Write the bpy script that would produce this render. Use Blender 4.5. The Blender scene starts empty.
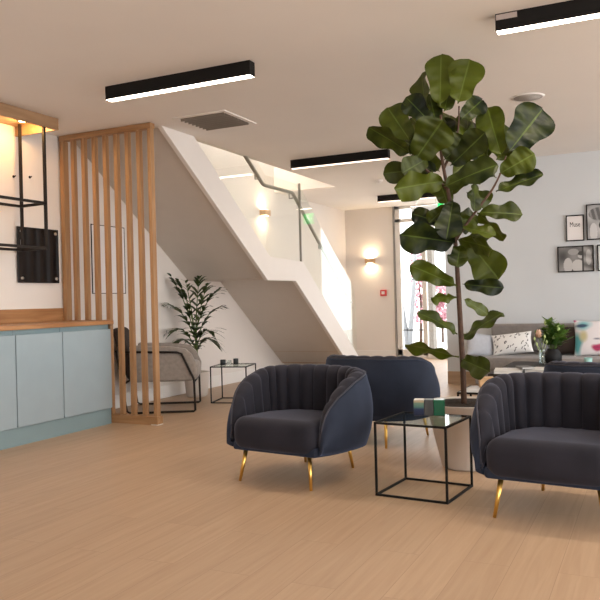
import bpy, bmesh, math, random
from mathutils import Vector, Matrix

R = math.radians
SC = bpy.context.scene
COL = SC.collection

# ------------------------------------------------------------------ camera
cam_data = bpy.data.cameras.new('camera')
cam_data.sensor_fit = 'HORIZONTAL'
cam_data.sensor_width = 36.0
cam_data.lens = 745.0 / 600.0 * 36.0
cam_data.clip_start = 0.05
cam_data.clip_end = 200
cam = bpy.data.objects.new('camera', cam_data)
COL.objects.link(cam)
YAW, PITCH, ROLL = R(25.571), R(0.0075), R(-1.438)
fwd = Vector((-math.sin(YAW) * math.cos(PITCH), math.cos(YAW) * math.cos(PITCH), -math.sin(PITCH)))
r0 = Vector((math.cos(YAW), math.sin(YAW), 0))
u0 = r0.cross(fwd)
rr = r0 * math.cos(ROLL) + u0 * math.sin(ROLL)
uu = -r0 * math.sin(ROLL) + u0 * math.cos(ROLL)
cam.matrix_world = Matrix(((rr.x, uu.x, -fwd.x, 0), (rr.y, uu.y, -fwd.y, 0), (rr.z, uu.z, -fwd.z, 1.06), (0, 0, 0, 1)))
SC.camera = cam

# ------------------------------------------------------------------ world and exposure
SC.view_settings.view_transform = 'Standard'
SC.view_settings.look = 'None'
SC.view_settings.gamma = 1.0
SC.view_settings.use_curve_mapping = False
SC.view_settings.exposure = 1.42
SKY_STRENGTH = 2.1
world = bpy.data.worlds.new('overcast_sky')
SC.world = world
world.use_nodes = True
wn, wl = world.node_tree.nodes, world.node_tree.links
wn.clear()
wo = wn.new('ShaderNodeOutputWorld')
wb = wn.new('ShaderNodeBackground')
wt = wn.new('ShaderNodeTexCoord')
ws = wn.new('ShaderNodeSeparateXYZ')
wr = wn.new('ShaderNodeValToRGB')
wm = wn.new('ShaderNodeMapRange')
wm.inputs['From Min'].default_value = -0.25
wm.inputs['From Max'].default_value = 0.35
wl.new(wt.outputs['Generated'], ws.inputs[0])
wl.new(ws.outputs['Z'], wm.inputs['Value'])
wl.new(wm.outputs[0], wr.inputs[0])
wr.color_ramp.elements[0].color = (0.84, 0.80, 0.76, 1)
wr.color_ramp.elements[1].color = (0.97, 0.985, 1.0, 1)
e = wr.color_ramp.elements.new(0.42); e.color = (0.95, 0.95, 0.94, 1)
wl.new(wr.outputs[0], wb.inputs['Color'])
wb.inputs['Strength'].default_value = SKY_STRENGTH
wl.new(wb.outputs[0], wo.inputs[0])


# ------------------------------------------------------------------ materials
MATS = {}
def new_mat(name):
    m = bpy.data.materials.new(name)
    m.use_nodes = True
    nt = m.node_tree
    b = nt.nodes.get('Principled BSDF')
    MATS[name] = m
    return m, nt, b

def plain(name, col, rough=0.5, metal=0.0, vary=0.06, scale=6.0, bump=0.0, bscale=80.0, sheen=0.0, coat=0.0, spec=0.5):
    m, nt, b = new_mat(name)
    n, l = nt.nodes, nt.links
    tc = n.new('ShaderNodeTexCoord')
    nz = n.new('ShaderNodeTexNoise'); nz.inputs['Scale'].default_value = scale; nz.inputs['Detail'].default_value = 4
    l.new(tc.outputs['Object'], nz.inputs['Vector'])
    rp = n.new('ShaderNodeValToRGB')
    rp.color_ramp.elements[0].position = 0.3; rp.color_ramp.elements[1].position = 0.7
    rp.color_ramp.elements[0].color = tuple(c * (1 - vary) for c in col) + (1,)
    rp.color_ramp.elements[1].color = tuple(min(1, c * (1 + vary)) for c in col) + (1,)
    l.new(nz.outputs['Fac'], rp.inputs[0]); l.new(rp.outputs[0], b.inputs['Base Color'])
    b.inputs['Roughness'].default_value = rough
    b.inputs['Metallic'].default_value = metal
    b.inputs['Specular IOR Level'].default_value = spec
    if sheen:
        b.inputs['Sheen Weight'].default_value = sheen; b.inputs['Sheen Roughness'].default_value = 0.35
    if coat:
        b.inputs['Coat Weight'].default_value = coat; b.inputs['Coat Roughness'].default_value = 0.05
    if bump:
        n2 = n.new('ShaderNodeTexNoise'); n2.inputs['Scale'].default_value = bscale; n2.inputs['Detail'].default_value = 3
        l.new(tc.outputs['Object'], n2.inputs['Vector'])
        bp = n.new('ShaderNodeBump'); bp.inputs['Strength'].default_value = bump; bp.inputs['Distance'].default_value = 0.004
        l.new(n2.outputs['Fac'], bp.inputs['Height']); l.new(bp.outputs[0], b.inputs['Normal'])
    return m

def emit(name, col, strength):
    m, nt, b = new_mat(name)
    b.inputs['Base Color'].default_value = (*col, 1)
    b.inputs['Emission Color'].default_value = (*col, 1)
    b.inputs['Emission Strength'].default_value = strength
    return m

def glass(name, tint=(0.93, 0.97, 0.95), alpha_mix=0.10, rough=0.0):
    """thin architectural glass: clear transmission with a fresnel reflection"""
    m, nt, b = new_mat(name)
    n, l = nt.nodes, nt.links
    n.remove(b)
    out = [q for q in n if q.type == 'OUTPUT_MATERIAL'][0]
    tr = n.new('ShaderNodeBsdfTransparent'); tr.inputs[0].default_value = (*tint, 1)
    gl = n.new('ShaderNodeBsdfGlossy'); gl.inputs['Roughness'].default_value = rough
    gl.inputs['Color'].default_value = (0.95, 1.0, 0.97, 1)
    fr = n.new('ShaderNodeFresnel')
    ge = n.new('ShaderNodeNewGeometry'); io = n.new('ShaderNodeMapRange')     # same reflectance on both faces of the sheet
    io.inputs['To Min'].default_value = 1.5; io.inputs['To Max'].default_value = 1 / 1.5
    l.new(ge.outputs['Backfacing'], io.inputs['Value']); l.new(io.outputs[0], fr.inputs['IOR'])
    ad = n.new('ShaderNodeMath'); ad.operation = 'MULTIPLY_ADD'; ad.inputs[1].default_value = 0.6; ad.inputs[2].default_value = alpha_mix
    l.new(fr.outputs[0], ad.inputs[0])
    mx = n.new('ShaderNodeMixShader')
    l.new(ad.outputs[0], mx.inputs[0]); l.new(tr.outputs[0], mx.inputs[1]); l.new(gl.outputs[0], mx.inputs[2])
    l.new(mx.outputs[0], out.inputs[0])
    return m

def wood(name, c0, c1, axis='Z', rough=0.45, scale=1.0, bump=0.05):
    m, nt, b = new_mat(name)
    n, l = nt.nodes, nt.links
    tc = n.new('ShaderNodeTexCoord'); mp = n.new('ShaderNodeMapping')
    s = {'X': (0.6, 9, 9), 'Y': (9, 0.6, 9), 'Z': (9, 9, 0.6)}[axis]
    mp.inputs['Scale'].default_value = tuple(v * scale for v in s)
    l.new(tc.outputs['Object'], mp.inputs[0])
    nz = n.new('ShaderNodeTexNoise'); nz.inputs['Scale'].default_value = 3.0; nz.inputs['Detail'].default_value = 7; nz.inputs['Distortion'].default_value = 0.7
    l.new(mp.outputs[0], nz.inputs['Vector'])
    rp = n.new('ShaderNodeValToRGB')
    rp.color_ramp.elements[0].position = 0.32; rp.color_ramp.elements[1].position = 0.68
    rp.color_ramp.elements[0].color = (*c0, 1); rp.color_ramp.elements[1].color = (*c1, 1)
    l.new(nz.outputs['Fac'], rp.inputs[0]); l.new(rp.outputs[0], b.inputs['Base Color'])
    b.inputs['Roughness'].default_value = rough
    bp = n.new('ShaderNodeBump'); bp.inputs['Strength'].default_value = bump; bp.inputs['Distance'].default_value = 0.003
    l.new(nz.outputs['Fac'], bp.inputs['Height']); l.new(bp.outputs[0], b.inputs['Normal'])
    return m

def floor_mat():
    m, nt, b = new_mat('oak_floor')
    n, l = nt.nodes, nt.links
    tc = n.new('ShaderNodeTexCoord')
    mp = n.new('ShaderNodeMapping'); mp.inputs['Rotation'].default_value = (0, 0, R(90))
    l.new(tc.outputs['Object'], mp.inputs[0])
    br = n.new('ShaderNodeTexBrick')
    br.offset = 0.37; br.offset_frequency = 2
    br.inputs['Scale'].default_value = 1.0
    br.inputs['Brick Width'].default_value = 1.25; br.inputs['Row Height'].default_value = 0.18
    br.inputs['Mortar Size'].default_value = 0.0012; br.inputs['Mortar Smooth'].default_value = 0.3
    br.inputs['Color1'].default_value = (0, 0, 0, 1); br.inputs['Color2'].default_value = (1, 1, 1, 1)
    br.inputs['Mortar'].default_value = (0.3, 0.3, 0.3, 1)
    br.inputs['Bias'].default_value = 0.0
    l.new(mp.outputs[0], br.inputs['Vector'])
    m2 = n.new('ShaderNodeMapping'); m2.inputs['Scale'].default_value = (0.8, 14, 1)
    l.new(mp.outputs[0], m2.inputs[0])
    ad = n.new('ShaderNodeVectorMath'); ad.operation = 'MULTIPLY_ADD'
    ad.inputs[1].default_value = (7.3, 3.1, 5.0)
    l.new(br.outputs['Color'], ad.inputs[0]); l.new(m2.outputs[0], ad.inputs[2])
    nz = n.new('ShaderNodeTexNoise'); nz.inputs['Scale'].default_value = 2.2; nz.inputs['Detail'].default_value = 8; nz.inputs['Distortion'].default_value = 0.9
    l.new(ad.outputs[0], nz.inputs['Vector'])
    rp = n.new('ShaderNodeValToRGB')
    rp.color_ramp.elements[0].position = 0.28; rp.color_ramp.elements[1].position = 0.72
    rp.color_ramp.elements[0].color = (0.425, 0.285, 0.180, 1); rp.color_ramp.elements[1].color = (0.505, 0.355, 0.235, 1)
    l.new(nz.outputs['Fac'], rp.inputs[0])
    hs = n.new('ShaderNodeHueSaturation')
    mr = n.new('ShaderNodeMapRange'); mr.inputs['To Min'].default_value = 0.965; mr.inputs['To Max'].default_value = 1.035
    sp = n.new('ShaderNodeSeparateColor'); l.new(br.outputs['Color'], sp.inputs[0])
    l.new(sp.outputs[0], mr.inputs['Value']); l.new(mr.outputs[0], hs.inputs['Value']); l.new(rp.outputs[0], hs.inputs['Color'])
    mx = n.new('ShaderNodeMix'); mx.data_type = 'RGBA'; mx.blend_type = 'MIX'
    l.new(br.outputs['Fac'], mx.inputs[0]); l.new(hs.outputs[0], mx.inputs[6]); mx.inputs[7].default_value = (0.34, 0.225, 0.14, 1)
    l.new(mx.outputs[2], b.inputs['Base Color'])
    b.inputs['Roughness'].default_value = 0.42
    b.inputs['Specular IOR Level'].default_value = 0.4
    bp = n.new('ShaderNodeBump'); bp.inputs['Strength'].default_value = 0.06; bp.inputs['Distance'].default_value = 0.002
    l.new(nz.outputs['Fac'], bp.inputs['Height']); l.new(bp.outputs[0], b.inputs['Normal'])
    return m

def velvet(name, col, tint):
    m = plain(name, col, rough=0.75, vary=0.22, scale=5, bump=0.15, bscale=240, sheen=0.22, spec=0.15)
    b = m.node_tree.nodes['Principled BSDF']
    b.inputs['Sheen Tint'].default_value = (*tint, 1)
    b.inputs['Sheen Roughness'].default_value = 0.4
    return m

def leaf_mat(name, c0, c1, trans=0.25, rough=0.4):
    m, nt, b = new_mat(name)
    n, l = nt.nodes, nt.links
    out = [q for q in n if q.type == 'OUTPUT_MATERIAL'][0]
    oi = n.new('ShaderNodeObjectInfo'); tc = n.new('ShaderNodeTexCoord')
    nz = n.new('ShaderNodeTexNoise'); nz.inputs['Scale'].default_value = 9; nz.inputs['Detail'].default_value = 3
    l.new(tc.outputs['Object'], nz.inputs['Vector'])
    ad = n.new('ShaderNodeMath'); ad.operation = 'MULTIPLY_ADD'; ad.inputs[1].default_value = 0.6
    l.new(oi.outputs['Random'], ad.inputs[0]); l.new(nz.outputs['Fac'], ad.inputs[2])
    rp = n.new('ShaderNodeValToRGB')
    rp.color_ramp.elements[0].position = 0.45; rp.color_ramp.elements[1].position = 1.05
    rp.color_ramp.elements[0].color = (*c0, 1); rp.color_ramp.elements[1].color = (*c1, 1)
    l.new(ad.outputs[0], rp.inputs[0]); l.new(rp.outputs[0], b.inputs['Base Color'])
    b.inputs['Roughness'].default_value = rough; b.inputs['Specular IOR Level'].default_value = 0.3
    tl = n.new('ShaderNodeBsdfTranslucent'); 
    hs = n.new('ShaderNodeHueSaturation'); hs.inputs['Hue'].default_value = 0.47; hs.inputs['Value'].default_value = 1.6
    l.new(rp.outputs[0], hs.inputs['Color']); l.new(hs.outputs[0], tl.inputs[0])
    mx = n.new('ShaderNodeMixShader'); mx.inputs[0].default_value = trans
    l.new(b.outputs[0], mx.inputs[1]); l.new(tl.outputs[0], mx.inputs[2]); l.new(mx.outputs[0], out.inputs[0])
    return m

def vcol(name, rough=0.6):
    m, nt, b = new_mat(name)
    a = nt.nodes.new('ShaderNodeVertexColor'); a.layer_name = 'print'
    nt.links.new(a.outputs[0], b.inputs['Base Color'])
    b.inputs['Roughness'].default_value = rough
    return m

M = dict(
    floor=floor_mat(),
    ceil=plain('ceiling_paint', (0.84, 0.81, 0.78), 0.9, vary=0.015, scale=1.5),
    wall=plain('warm_white_wall_paint', (0.76, 0.71, 0.67), 0.85, vary=0.015, scale=2),
    coolwall=plain('cool_grey_wall_paint', (0.61, 0.64, 0.67), 0.85, vary=0.035, scale=1.3),
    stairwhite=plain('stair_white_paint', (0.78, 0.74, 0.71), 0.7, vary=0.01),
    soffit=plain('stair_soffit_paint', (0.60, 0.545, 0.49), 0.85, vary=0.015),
    trim=plain('white_trim_paint', (0.80, 0.77, 0.74), 0.5, vary=0.01),
    oak=wood('oak_upright_grain', (0.30, 0.155, 0.066), (0.43, 0.245, 0.116), 'Z'),
    oakX=wood('oak_cross_grain', (0.30, 0.155, 0.066), (0.43, 0.245, 0.116), 'X'),
    oakY=wood('oak_worktop_grain', (0.29, 0.13, 0.048), (0.46, 0.24, 0.105), 'Y', rough=0.35),
    oakpale=wood('oak_canopy_grain', (0.27, 0.155, 0.078), (0.37, 0.225, 0.122), 'Y'),
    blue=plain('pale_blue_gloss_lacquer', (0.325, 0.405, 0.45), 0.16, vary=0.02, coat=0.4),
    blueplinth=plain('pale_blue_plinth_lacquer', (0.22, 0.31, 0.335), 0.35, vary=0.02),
    ventback=plain('dark_vent_interior', (0.07, 0.058, 0.048), 0.8),
    trimgrey=plain('grey_frame_paint', (0.30, 0.28, 0.26), 0.5),
    skirt=wood('pale_oak_skirting_grain', (0.38, 0.26, 0.165), (0.47, 0.33, 0.22), 'X'),
    gap=plain('dark_recess', (0.05, 0.055, 0.06), 0.7),
    black=plain('black_powder_coat', (0.007, 0.0065, 0.0065), 0.6, vary=0.1, spec=0.2),
    bronze=plain('dark_bronze_metal', (0.016, 0.012, 0.010), 0.55, vary=0.1, spec=0.25),
    blackgloss=plain('black_gloss_panel', (0.008, 0.008, 0.009), 0.12, vary=0.1),
    chrome=plain('brushed_steel', (0.55, 0.54, 0.52), 0.3, metal=1.0),
    greymetal=plain('grey_handrail_steel', (0.30, 0.29, 0.26), 0.35, metal=0.7),
    gold=plain('brushed_brass', (0.80, 0.50, 0.13), 0.28, metal=1.0, vary=0.04),
    velvet=velvet('navy_charcoal_velvet', (0.020, 0.026, 0.043), (0.42, 0.56, 0.95)),
    velvetgrey=velvet('charcoal_velvet_lining', (0.021, 0.0205, 0.028), (0.60, 0.64, 0.85)),
    piping=velvet('grey_velvet_piping', (0.055, 0.055, 0.07), (0.7, 0.75, 0.9)),
    greyfab=plain('warm_grey_woven_fabric', (0.27, 0.235, 0.21), 0.9, vary=0.12, scale=30, bump=0.2, bscale=300, sheen=0.2),
    sofafab=plain('taupe_grey_sofa_fabric', (0.22, 0.20, 0.19), 0.9, vary=0.1, scale=20, bump=0.2, bscale=300, sheen=0.2),
    brownfab=plain('dark_brown_back_fabric', (0.035, 0.022, 0.017), 0.8, vary=0.15, bump=0.1),
    cushgrey=plain('grey_cushion_fabric', (0.17, 0.17, 0.18), 0.9, vary=0.1, scale=25, bump=0.2, bscale=300),
    lilac=plain('pale_lilac_lit_wall_tone', (0.45, 0.47, 0.52), 0.9, vary=0.05, scale=25),  # toned like the lit wall patch beside the sofa
    potwhite=plain('off_white_pot_glaze', (0.66, 0.60, 0.55), 0.55, vary=0.02),
    soil=plain('dark_potting_soil', (0.014, 0.008, 0.005), 0.95, vary=0.5, scale=60, bump=1.0, bscale=60),
    bark=plain('brown_fig_bark', (0.065, 0.033, 0.020), 0.85, vary=0.35, scale=40, bump=0.5, bscale=60),
    leaf=leaf_mat('fig_leaf_green', (0.003, 0.0095, 0.0015), (0.060, 0.080, 0.0045), 0.13, 0.45),
    rib=leaf_mat('fig_leaf_midrib', (0.045, 0.075, 0.012), (0.10, 0.14, 0.025), 0.15, 0.45),
    palm=leaf_mat('palm_leaf_green', (0.014, 0.032, 0.010), (0.045, 0.075, 0.018), 0.2, 0.45),
    palmstem=plain('palm_stem_green', (0.09, 0.15, 0.03), 0.6, vary=0.2),
    bouquet=leaf_mat('bouquet_leaf_green', (0.04, 0.12, 0.02), (0.22, 0.36, 0.07), 0.25, 0.45),
    bud=plain('pale_green_bud', (0.45, 0.55, 0.22), 0.6),
    peach=plain('peach_petal', (0.72, 0.48, 0.34), 0.7, vary=0.1, scale=40),
    vaseblack=plain('matt_black_vase', (0.008, 0.008, 0.009), 0.6, spec=0.3),
    clear=glass('clear_table_glass', (0.90, 0.95, 0.92), 0.04),
    balglass=glass('balustrade_glass', (0.975, 0.99, 0.98), 0.02),
    winglass=glass('window_glass', (0.98, 0.99, 0.99), 0.0),
    led=emit('white_led_diffuser', (1.0, 0.88, 0.72), 6.0),
    leddim=emit('dim_led_diffuser', (1.0, 0.80, 0.66), 1.1),
    amber=emit('amber_downlight_lamp', (1.0, 0.62, 0.22), 12.0),
    sconce_glow=emit('warm_sconce_lamp', (1.0, 0.78, 0.48), 7.0),
    green_lit=emit('lit_green_exit_panel', (0.01, 0.55, 0.10), 1.0),
    white_lit=emit('lit_white_sign_symbol', (0.8, 1.0, 0.85), 1.2),
    white_lit2=emit('fill_light_opal', (1.0, .9, .78), 4.0),  # glow of the added stairwell fill lamp
    signbody=plain('pale_sign_casing', (0.62, 0.66, 0.72), 0.4),
    red=plain('red_call_point_plastic', (0.55, 0.05, 0.05), 0.4),
    white=plain('white_plastic', (0.82, 0.80, 0.78), 0.4, vary=0.01),
    paper=plain('white_paper', (0.80, 0.77, 0.77), 0.7, vary=0.01),
    pages=plain('book_pages', (0.72, 0.70, 0.67), 0.8, vary=0.05),
    bookgrey=plain('grey_book_cover', (0.14, 0.14, 0.14), 0.5),
    bookwhite=plain('white_book_cover', (0.75, 0.74, 0.72), 0.4, vary=0.02),
    ply=plain('pale_beech_wood', (0.60, 0.38, 0.20), 0.5, vary=0.1, scale=20),
    marble=plain('pale_marble', (0.66, 0.65, 0.63), 0.2, vary=0.1, scale=8),
    teal=plain('pale_teal_glass', (0.30, 0.55, 0.52), 0.2),
    darkjar=plain('dark_candle_jar', (0.02, 0.025, 0.03), 0.2),
    clearjar=glass('clear_jar_glass', (0.92, 0.95, 0.96), 0.1),
    tape=plain('grey_label_sticker', (0.42, 0.36, 0.34), 0.5),
    grille=plain('grey_grille_metal', (0.27, 0.235, 0.20), 0.5, vary=0.05),
    speaker=plain('grey_speaker_mesh', (0.42, 0.40, 0.38), 0.8, vary=0.25, scale=300),
    concrete=plain('pale_paving', (0.62, 0.60, 0.57), 0.9),
    outgrey=plain('pale_grey_column_paint', (0.17, 0.15, 0.13), 0.8),
    strut=plain('pale_strut_paint', (0.24, 0.25, 0.27), 0.6),
    pink=plain('pink_blossom', (0.46, 0.22, 0.26), 0.8, vary=0.4, scale=30),
    printed=vcol('printed_surface'),
)


# ------------------------------------------------------------------ mesh helpers
class MB:
    def __init__(self):
        self.v, self.f, self.mi, self.sm = [], [], [], []
        self.cur = 0
    def add(self, vs, fs, smooth=False):
        o = len(self.v)
        self.v += [tuple(p) for p in vs]
        for f in fs:
            self.f.append(tuple(i + o for i in f)); self.mi.append(self.cur); self.sm.append(smooth)
        return self
    def box(self, x0, x1, y0, y1, z0, z1):
        vs = [(x, y, z) for z in (z0, z1) for y in (y0, y1) for x in (x0, x1)]
        return self.add(vs, [(0, 2, 3, 1), (4, 5, 7, 6), (0, 1, 5, 4), (2, 6, 7, 3), (0, 4, 6, 2), (1, 3, 7, 5)])
    def bar(self, p0, p1, w, h=None, up=(0, 0, 1)):
        """square bar between two points"""
        h = h or w
        p0, p1 = Vector(p0), Vector(p1)
        d = (p1 - p0).normalized(); up = Vector(up)
        if abs(d.dot(up)) > 0.95: up = Vector((0, 1, 0))
        s = d.cross(up).normalized(); t = s.cross(d).normalized()
        vs = [p + s * (a * w / 2) + t * (b * h / 2) for p in (p0, p1) for a, b in ((-1, -1), (1, -1), (1, 1), (-1, 1))]
        return self.add(vs, [(3, 2, 1, 0), (4, 5, 6, 7)] + [(i, (i + 1) % 4, 4 + (i + 1) % 4, 4 + i) for i in range(4)])
    def tube(self, pts, r, n=10, caps=True, closed=False):
        pts = [Vector(p) for p in pts]
        rs = r if isinstance(r, (list, tuple)) else [r] * len(pts)
        vs, fs = [], []
        N = len(pts); prev = None
        for i, p in enumerate(pts):
            if closed: d = pts[(i + 1) % N] - pts[i - 1]
            else: d = pts[min(i + 1, N - 1)] - pts[max(i - 1, 0)]
            d.normalize()
            if prev is None:
                a = Vector((0, 0, 1)) if abs(d.z) < 0.9 else Vector((1, 0, 0))
                s = d.cross(a).normalized()
            else:
                s = (prev - d * prev.dot(d)).normalized()
            prev = s; t = d.cross(s)
            for k in range(n):
                an = 2 * math.pi * k / n
                vs.append(p + (s * math.cos(an) + t * math.sin(an)) * rs[i])
        for i in range(N if closed else N - 1):
            j = (i + 1) % N
            for k in range(n):
                fs.append((i * n + k, i * n + (k + 1) % n, j * n + (k + 1) % n, j * n + k))
        if caps and not closed:
            fs.append(tuple(reversed(range(n)))); fs.append(tuple((N - 1) * n + k for k in range(n)))
        return self.add(vs, fs, True)
    def lathe(self, prof, c=(0, 0, 0), n=32):
        vs, fs = [], []
        for r, z in prof:
            for k in range(n):
                a = 2 * math.pi * k / n
                vs.append((c[0] + r * math.cos(a), c[1] + r * math.sin(a), c[2] + z))
        for i in range(len(prof) - 1):
            for k in range(n):
                fs.append((i * n + k, i * n + (k + 1) % n, (i + 1) * n + (k + 1) % n, (i + 1) * n + k))
        return self.add(vs, fs, True)
    def grid(self, fn, nu, nv, wrap_v=False, flip=False):
        vs = [fn(i / (nu - 1), j / (nv if wrap_v else nv - 1)) for i in range(nu) for j in range(nv)]
        fs = []
        for i in range(nu - 1):
            for j in range(nv if wrap_v else nv - 1):
                k = (j + 1) % nv
                q = (i * nv + j, i * nv + k, (i + 1) * nv + k, (i + 1) * nv + j)
                fs.append(q[::-1] if flip else q)
        return self.add(vs, fs, True)
    def prism(self, poly, axis, a0, a1):
        """extrude a 2-D polygon along an axis; poly is (y,z) for X, (x,z) for Y, (x,y) for Z"""
        def P(p, a): return {'X': (a, p[0], p[1]), 'Y': (p[0], a, p[1]), 'Z': (p[0], p[1], a)}[axis]
        n = len(poly)
        vs = [P(p, a0) for p in poly] + [P(p, a1) for p in poly]
        return self.add(vs, [tuple(range(n))[::-1], tuple(range(n, 2 * n))] + [(i, (i + 1) % n, n + (i + 1) % n, n + i) for i in range(n)])
    def rbox(self, c, h, r, n=7, fn=None):
        """soft rounded box, centre c, half sizes h, corner radius r; fn warps the points"""
        c, h = Vector(c), Vector(h)
        r = min(r, h.x, h.y, h.z)
        def coords(hh):
            k = [math.sin(-math.pi / 2 + math.pi / 2 * i / n) for i in range(n + 1)]
            lo = [-hh + r + r * math.sin(-math.pi / 2 + math.pi / 2 * i / n) for i in range(n + 1)]
            return lo + [0.0] + [-x for x in reversed(lo)]
        for ax in range(3):
            a, b = (ax + 1) % 3, (ax + 2) % 3
            ca, cb = coords(h[a]), coords(h[b])
            for sg in (-1, 1):
                vs = []
                for x in ca:
                    for y in cb:
                        p = Vector((0, 0, 0)); p[a] = x; p[b] = y; p[ax] = sg * h[ax]
                        q = Vector((max(-h[i] + r, min(h[i] - r, p[i])) for i in range(3)))
                        d = p - q
                        # cube-like point to sphere-like corner
                        if d.length > 1e-9: d = d.normalized() * r
                        vs.append(c + q + d)
                if fn: vs = [fn(Vector(v)) for v in vs]
                nb = len(cb); fs = []
                for i in range(len(ca) - 1):
                    for j in range(nb - 1):
                        qd = (i * nb + j, (i + 1) * nb + j, (i + 1) * nb + j + 1, i * nb + j + 1)
                        fs.append(qd if sg > 0 else qd[::-1])
                self.add(vs, fs, True)
        return self
    def build(self, name, mat, parent=None, bevel=0.0, merge=True, loc=None, recalc=True):
        me = bpy.data.meshes.new(name)
        me.from_pydata(self.v, [], self.f)
        for m in (mat if isinstance(mat, (list, tuple)) else [mat]): me.materials.append(m)
        for p, mi, s in zip(me.polygons, self.mi, self.sm):
            p.material_index = mi; p.use_smooth = s
        if merge or recalc:
            bm = bmesh.new(); bm.from_mesh(me)
            if merge: bmesh.ops.remove_doubles(bm, verts=bm.verts, dist=1e-5)
            if recalc: bmesh.ops.recalc_face_normals(bm, faces=bm.faces)
            bm.to_mesh(me); bm.free()
        me.update()
        o = bpy.data.objects.new(name, me)
        COL.objects.link(o)
        if parent: o.parent = parent
        if loc: o.location = loc
        if bevel:
            bv = o.modifiers.new('edge', 'BEVEL'); bv.width = bevel; bv.segments = 2; bv.limit_method = 'ANGLE'; bv.angle_limit = R(40)
        return o

def tag(o, label, cat, group=None, kind=None):
    o['label'] = label; o['category'] = cat
    if group: o['group'] = group
    if kind: o['kind'] = kind
    return o

def thing(name, label, cat, loc=(0, 0, 0), rz=0.0, group=None):
    o = bpy.data.objects.new(name, None)
    o.empty_display_size = 0.1
    COL.objects.link(o)
    o.location = loc; o.rotation_euler = (0, 0, rz)
    return tag(o, label, cat, group)

def struct(o, label=None):
    o['kind'] = 'structure'
    if label: o['label'] = label; o['category'] = 'room'
    return o

def copy_tree(o, parent=None):
    c = o.copy(); COL.objects.link(c)
    if parent: c.parent = parent
    for ch in list(o.children): copy_tree(ch, c)
    return c

def paint(o, fn):
    """store a printed pattern in a colour attribute: fn(co, normal) -> rgb"""
    me = o.data
    a = me.color_attributes.new('print', 'FLOAT_COLOR', 'POINT')
    for v in me.vertices:
        a.data[v.index].color = (*fn(v.co, v.normal), 1)

def lamp(name, kind, loc, power, col, size=0.1, size_y=None, rot=(0, 0, 0), parent=None, **kw):
    d = bpy.data.lights.new(name, kind); d.energy = power; d.color = col
    if kind == 'AREA':
        d.size = size
        if size_y: d.shape = 'RECTANGLE'; d.size_y = size_y
    else: d.shadow_soft_size = size
    for k, v in kw.items(): setattr(d, k, v)
    o = bpy.data.objects.new(name, d); COL.objects.link(o)
    o.location = loc; o.rotation_euler = rot
    if parent: o.parent = parent
    return o

# ================================================================== SETTING
H = 2.64                     # ceiling height
struct(MB().box(-5.2, 4.5, -3.5, 12.6, -0.12, 0).build('floor', M['floor']), 'pale oak plank floor')
m = MB()
m.box(-5.2, 4.5, -3.5, 5.47, H, H + .36); m.box(-5.2, 4.5, 9.67, 12.6, H, H + .36); m.box(-4.03, 4.5, 5.47, 9.67, H, H + .36)
struct(m.build('ceiling', M['ceil'], merge=False))
struct(MB().box(-5.2, -5.0, -3.5, 12.6, 0, 5.2).build('wall_left', M['wall']))
struct(MB().box(-5.0, -4.1, 12.4, 12.6, 0, H).build('wall_far', M['wall']))
struct(MB().box(-2.3, 1.2, 12.4, 12.6, 0, H).build('wall_entrance_blocker', M['wall']))  # hidden stretch added to block the sky reflected in the stair glass
struct(MB().box(-5.2, 1.6, -3.7, -3.5, 0, H).build('wall_back_blocker', M['wall']))  # unseen part-width wall added to cut light from behind the camera
struct(MB().box(-2.307, 4.5, 8.93, 9.13, 0, H).build('wall_sofa', M['coolwall']))
struct(MB().box(-5.0, 4.5, 9.67, 9.8, H + .36, 5.2).build('wall_upstairs', M['wall']))
struct(MB().box(-5.2, 4.5, -3.5, 12.6, 5.2, 5.3).build('ceiling_upstairs', M['ceil']))
struct(MB().box(-5.0, -4.985, 5.36, 12.4, 0, .14).build('baseboard_left', M['trim'], bevel=.004))
struct(MB().box(-4.985, -4.1, 12.385, 12.4, 0, .14).build('baseboard_far', M['trim'], bevel=.004))
struct(MB().box(-2.307, 4.5, 8.915, 8.93, 0, .15).build('baseboard_right', M['skirt'], bevel=.004))

# glazed entrance at the far end
w = MB()
Y0, Y1 = 12.42, 12.5
for x0, x1 in ((-4.08, -3.99), (-3.62, -3.54), (-3.06, -2.98), (-2.40, -2.30)): w.box(x0, x1, Y0, Y1, .05, H)
w.box(-4.08, -2.3, Y0, Y1, 0, .16); w.box(-4.08, -2.3, Y0, Y1, H - .05, H); w.box(-4.08, -2.3, Y0, Y1, 2.36, 2.42)
wf = struct(w.build('window_1', M['trim'], bevel=.004))
for x0, x1 in ((-3.99, -3.62), (-3.54, -3.06), (-2.98, -2.40)):
    MB().box(x0, x1, 12.455, 12.465, .16, 2.36).build('glass_pane', M['winglass'], wf)
    MB().box(x0, x1, 12.455, 12.465, 2.42, H - .05).build('glass_pane', M['winglass'], wf)
g = MB()
g.box(-3.985, -3.62, 12.452, 12.468, 1.36, 1.372); g.box(-3.985, -3.62, 12.452, 12.468, .48, .50)
g.build('glazing_bar', M['gap'], wf)
struct(MB().box(-4.108, -4.088, 12.385, 12.52, 0, H).build('trim_1', M['trimgrey']))
# what stands outside
struct(MB().box(-9, 2, 12.6, 30, -.14, -.04).build('pavement', M['concrete']))

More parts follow.
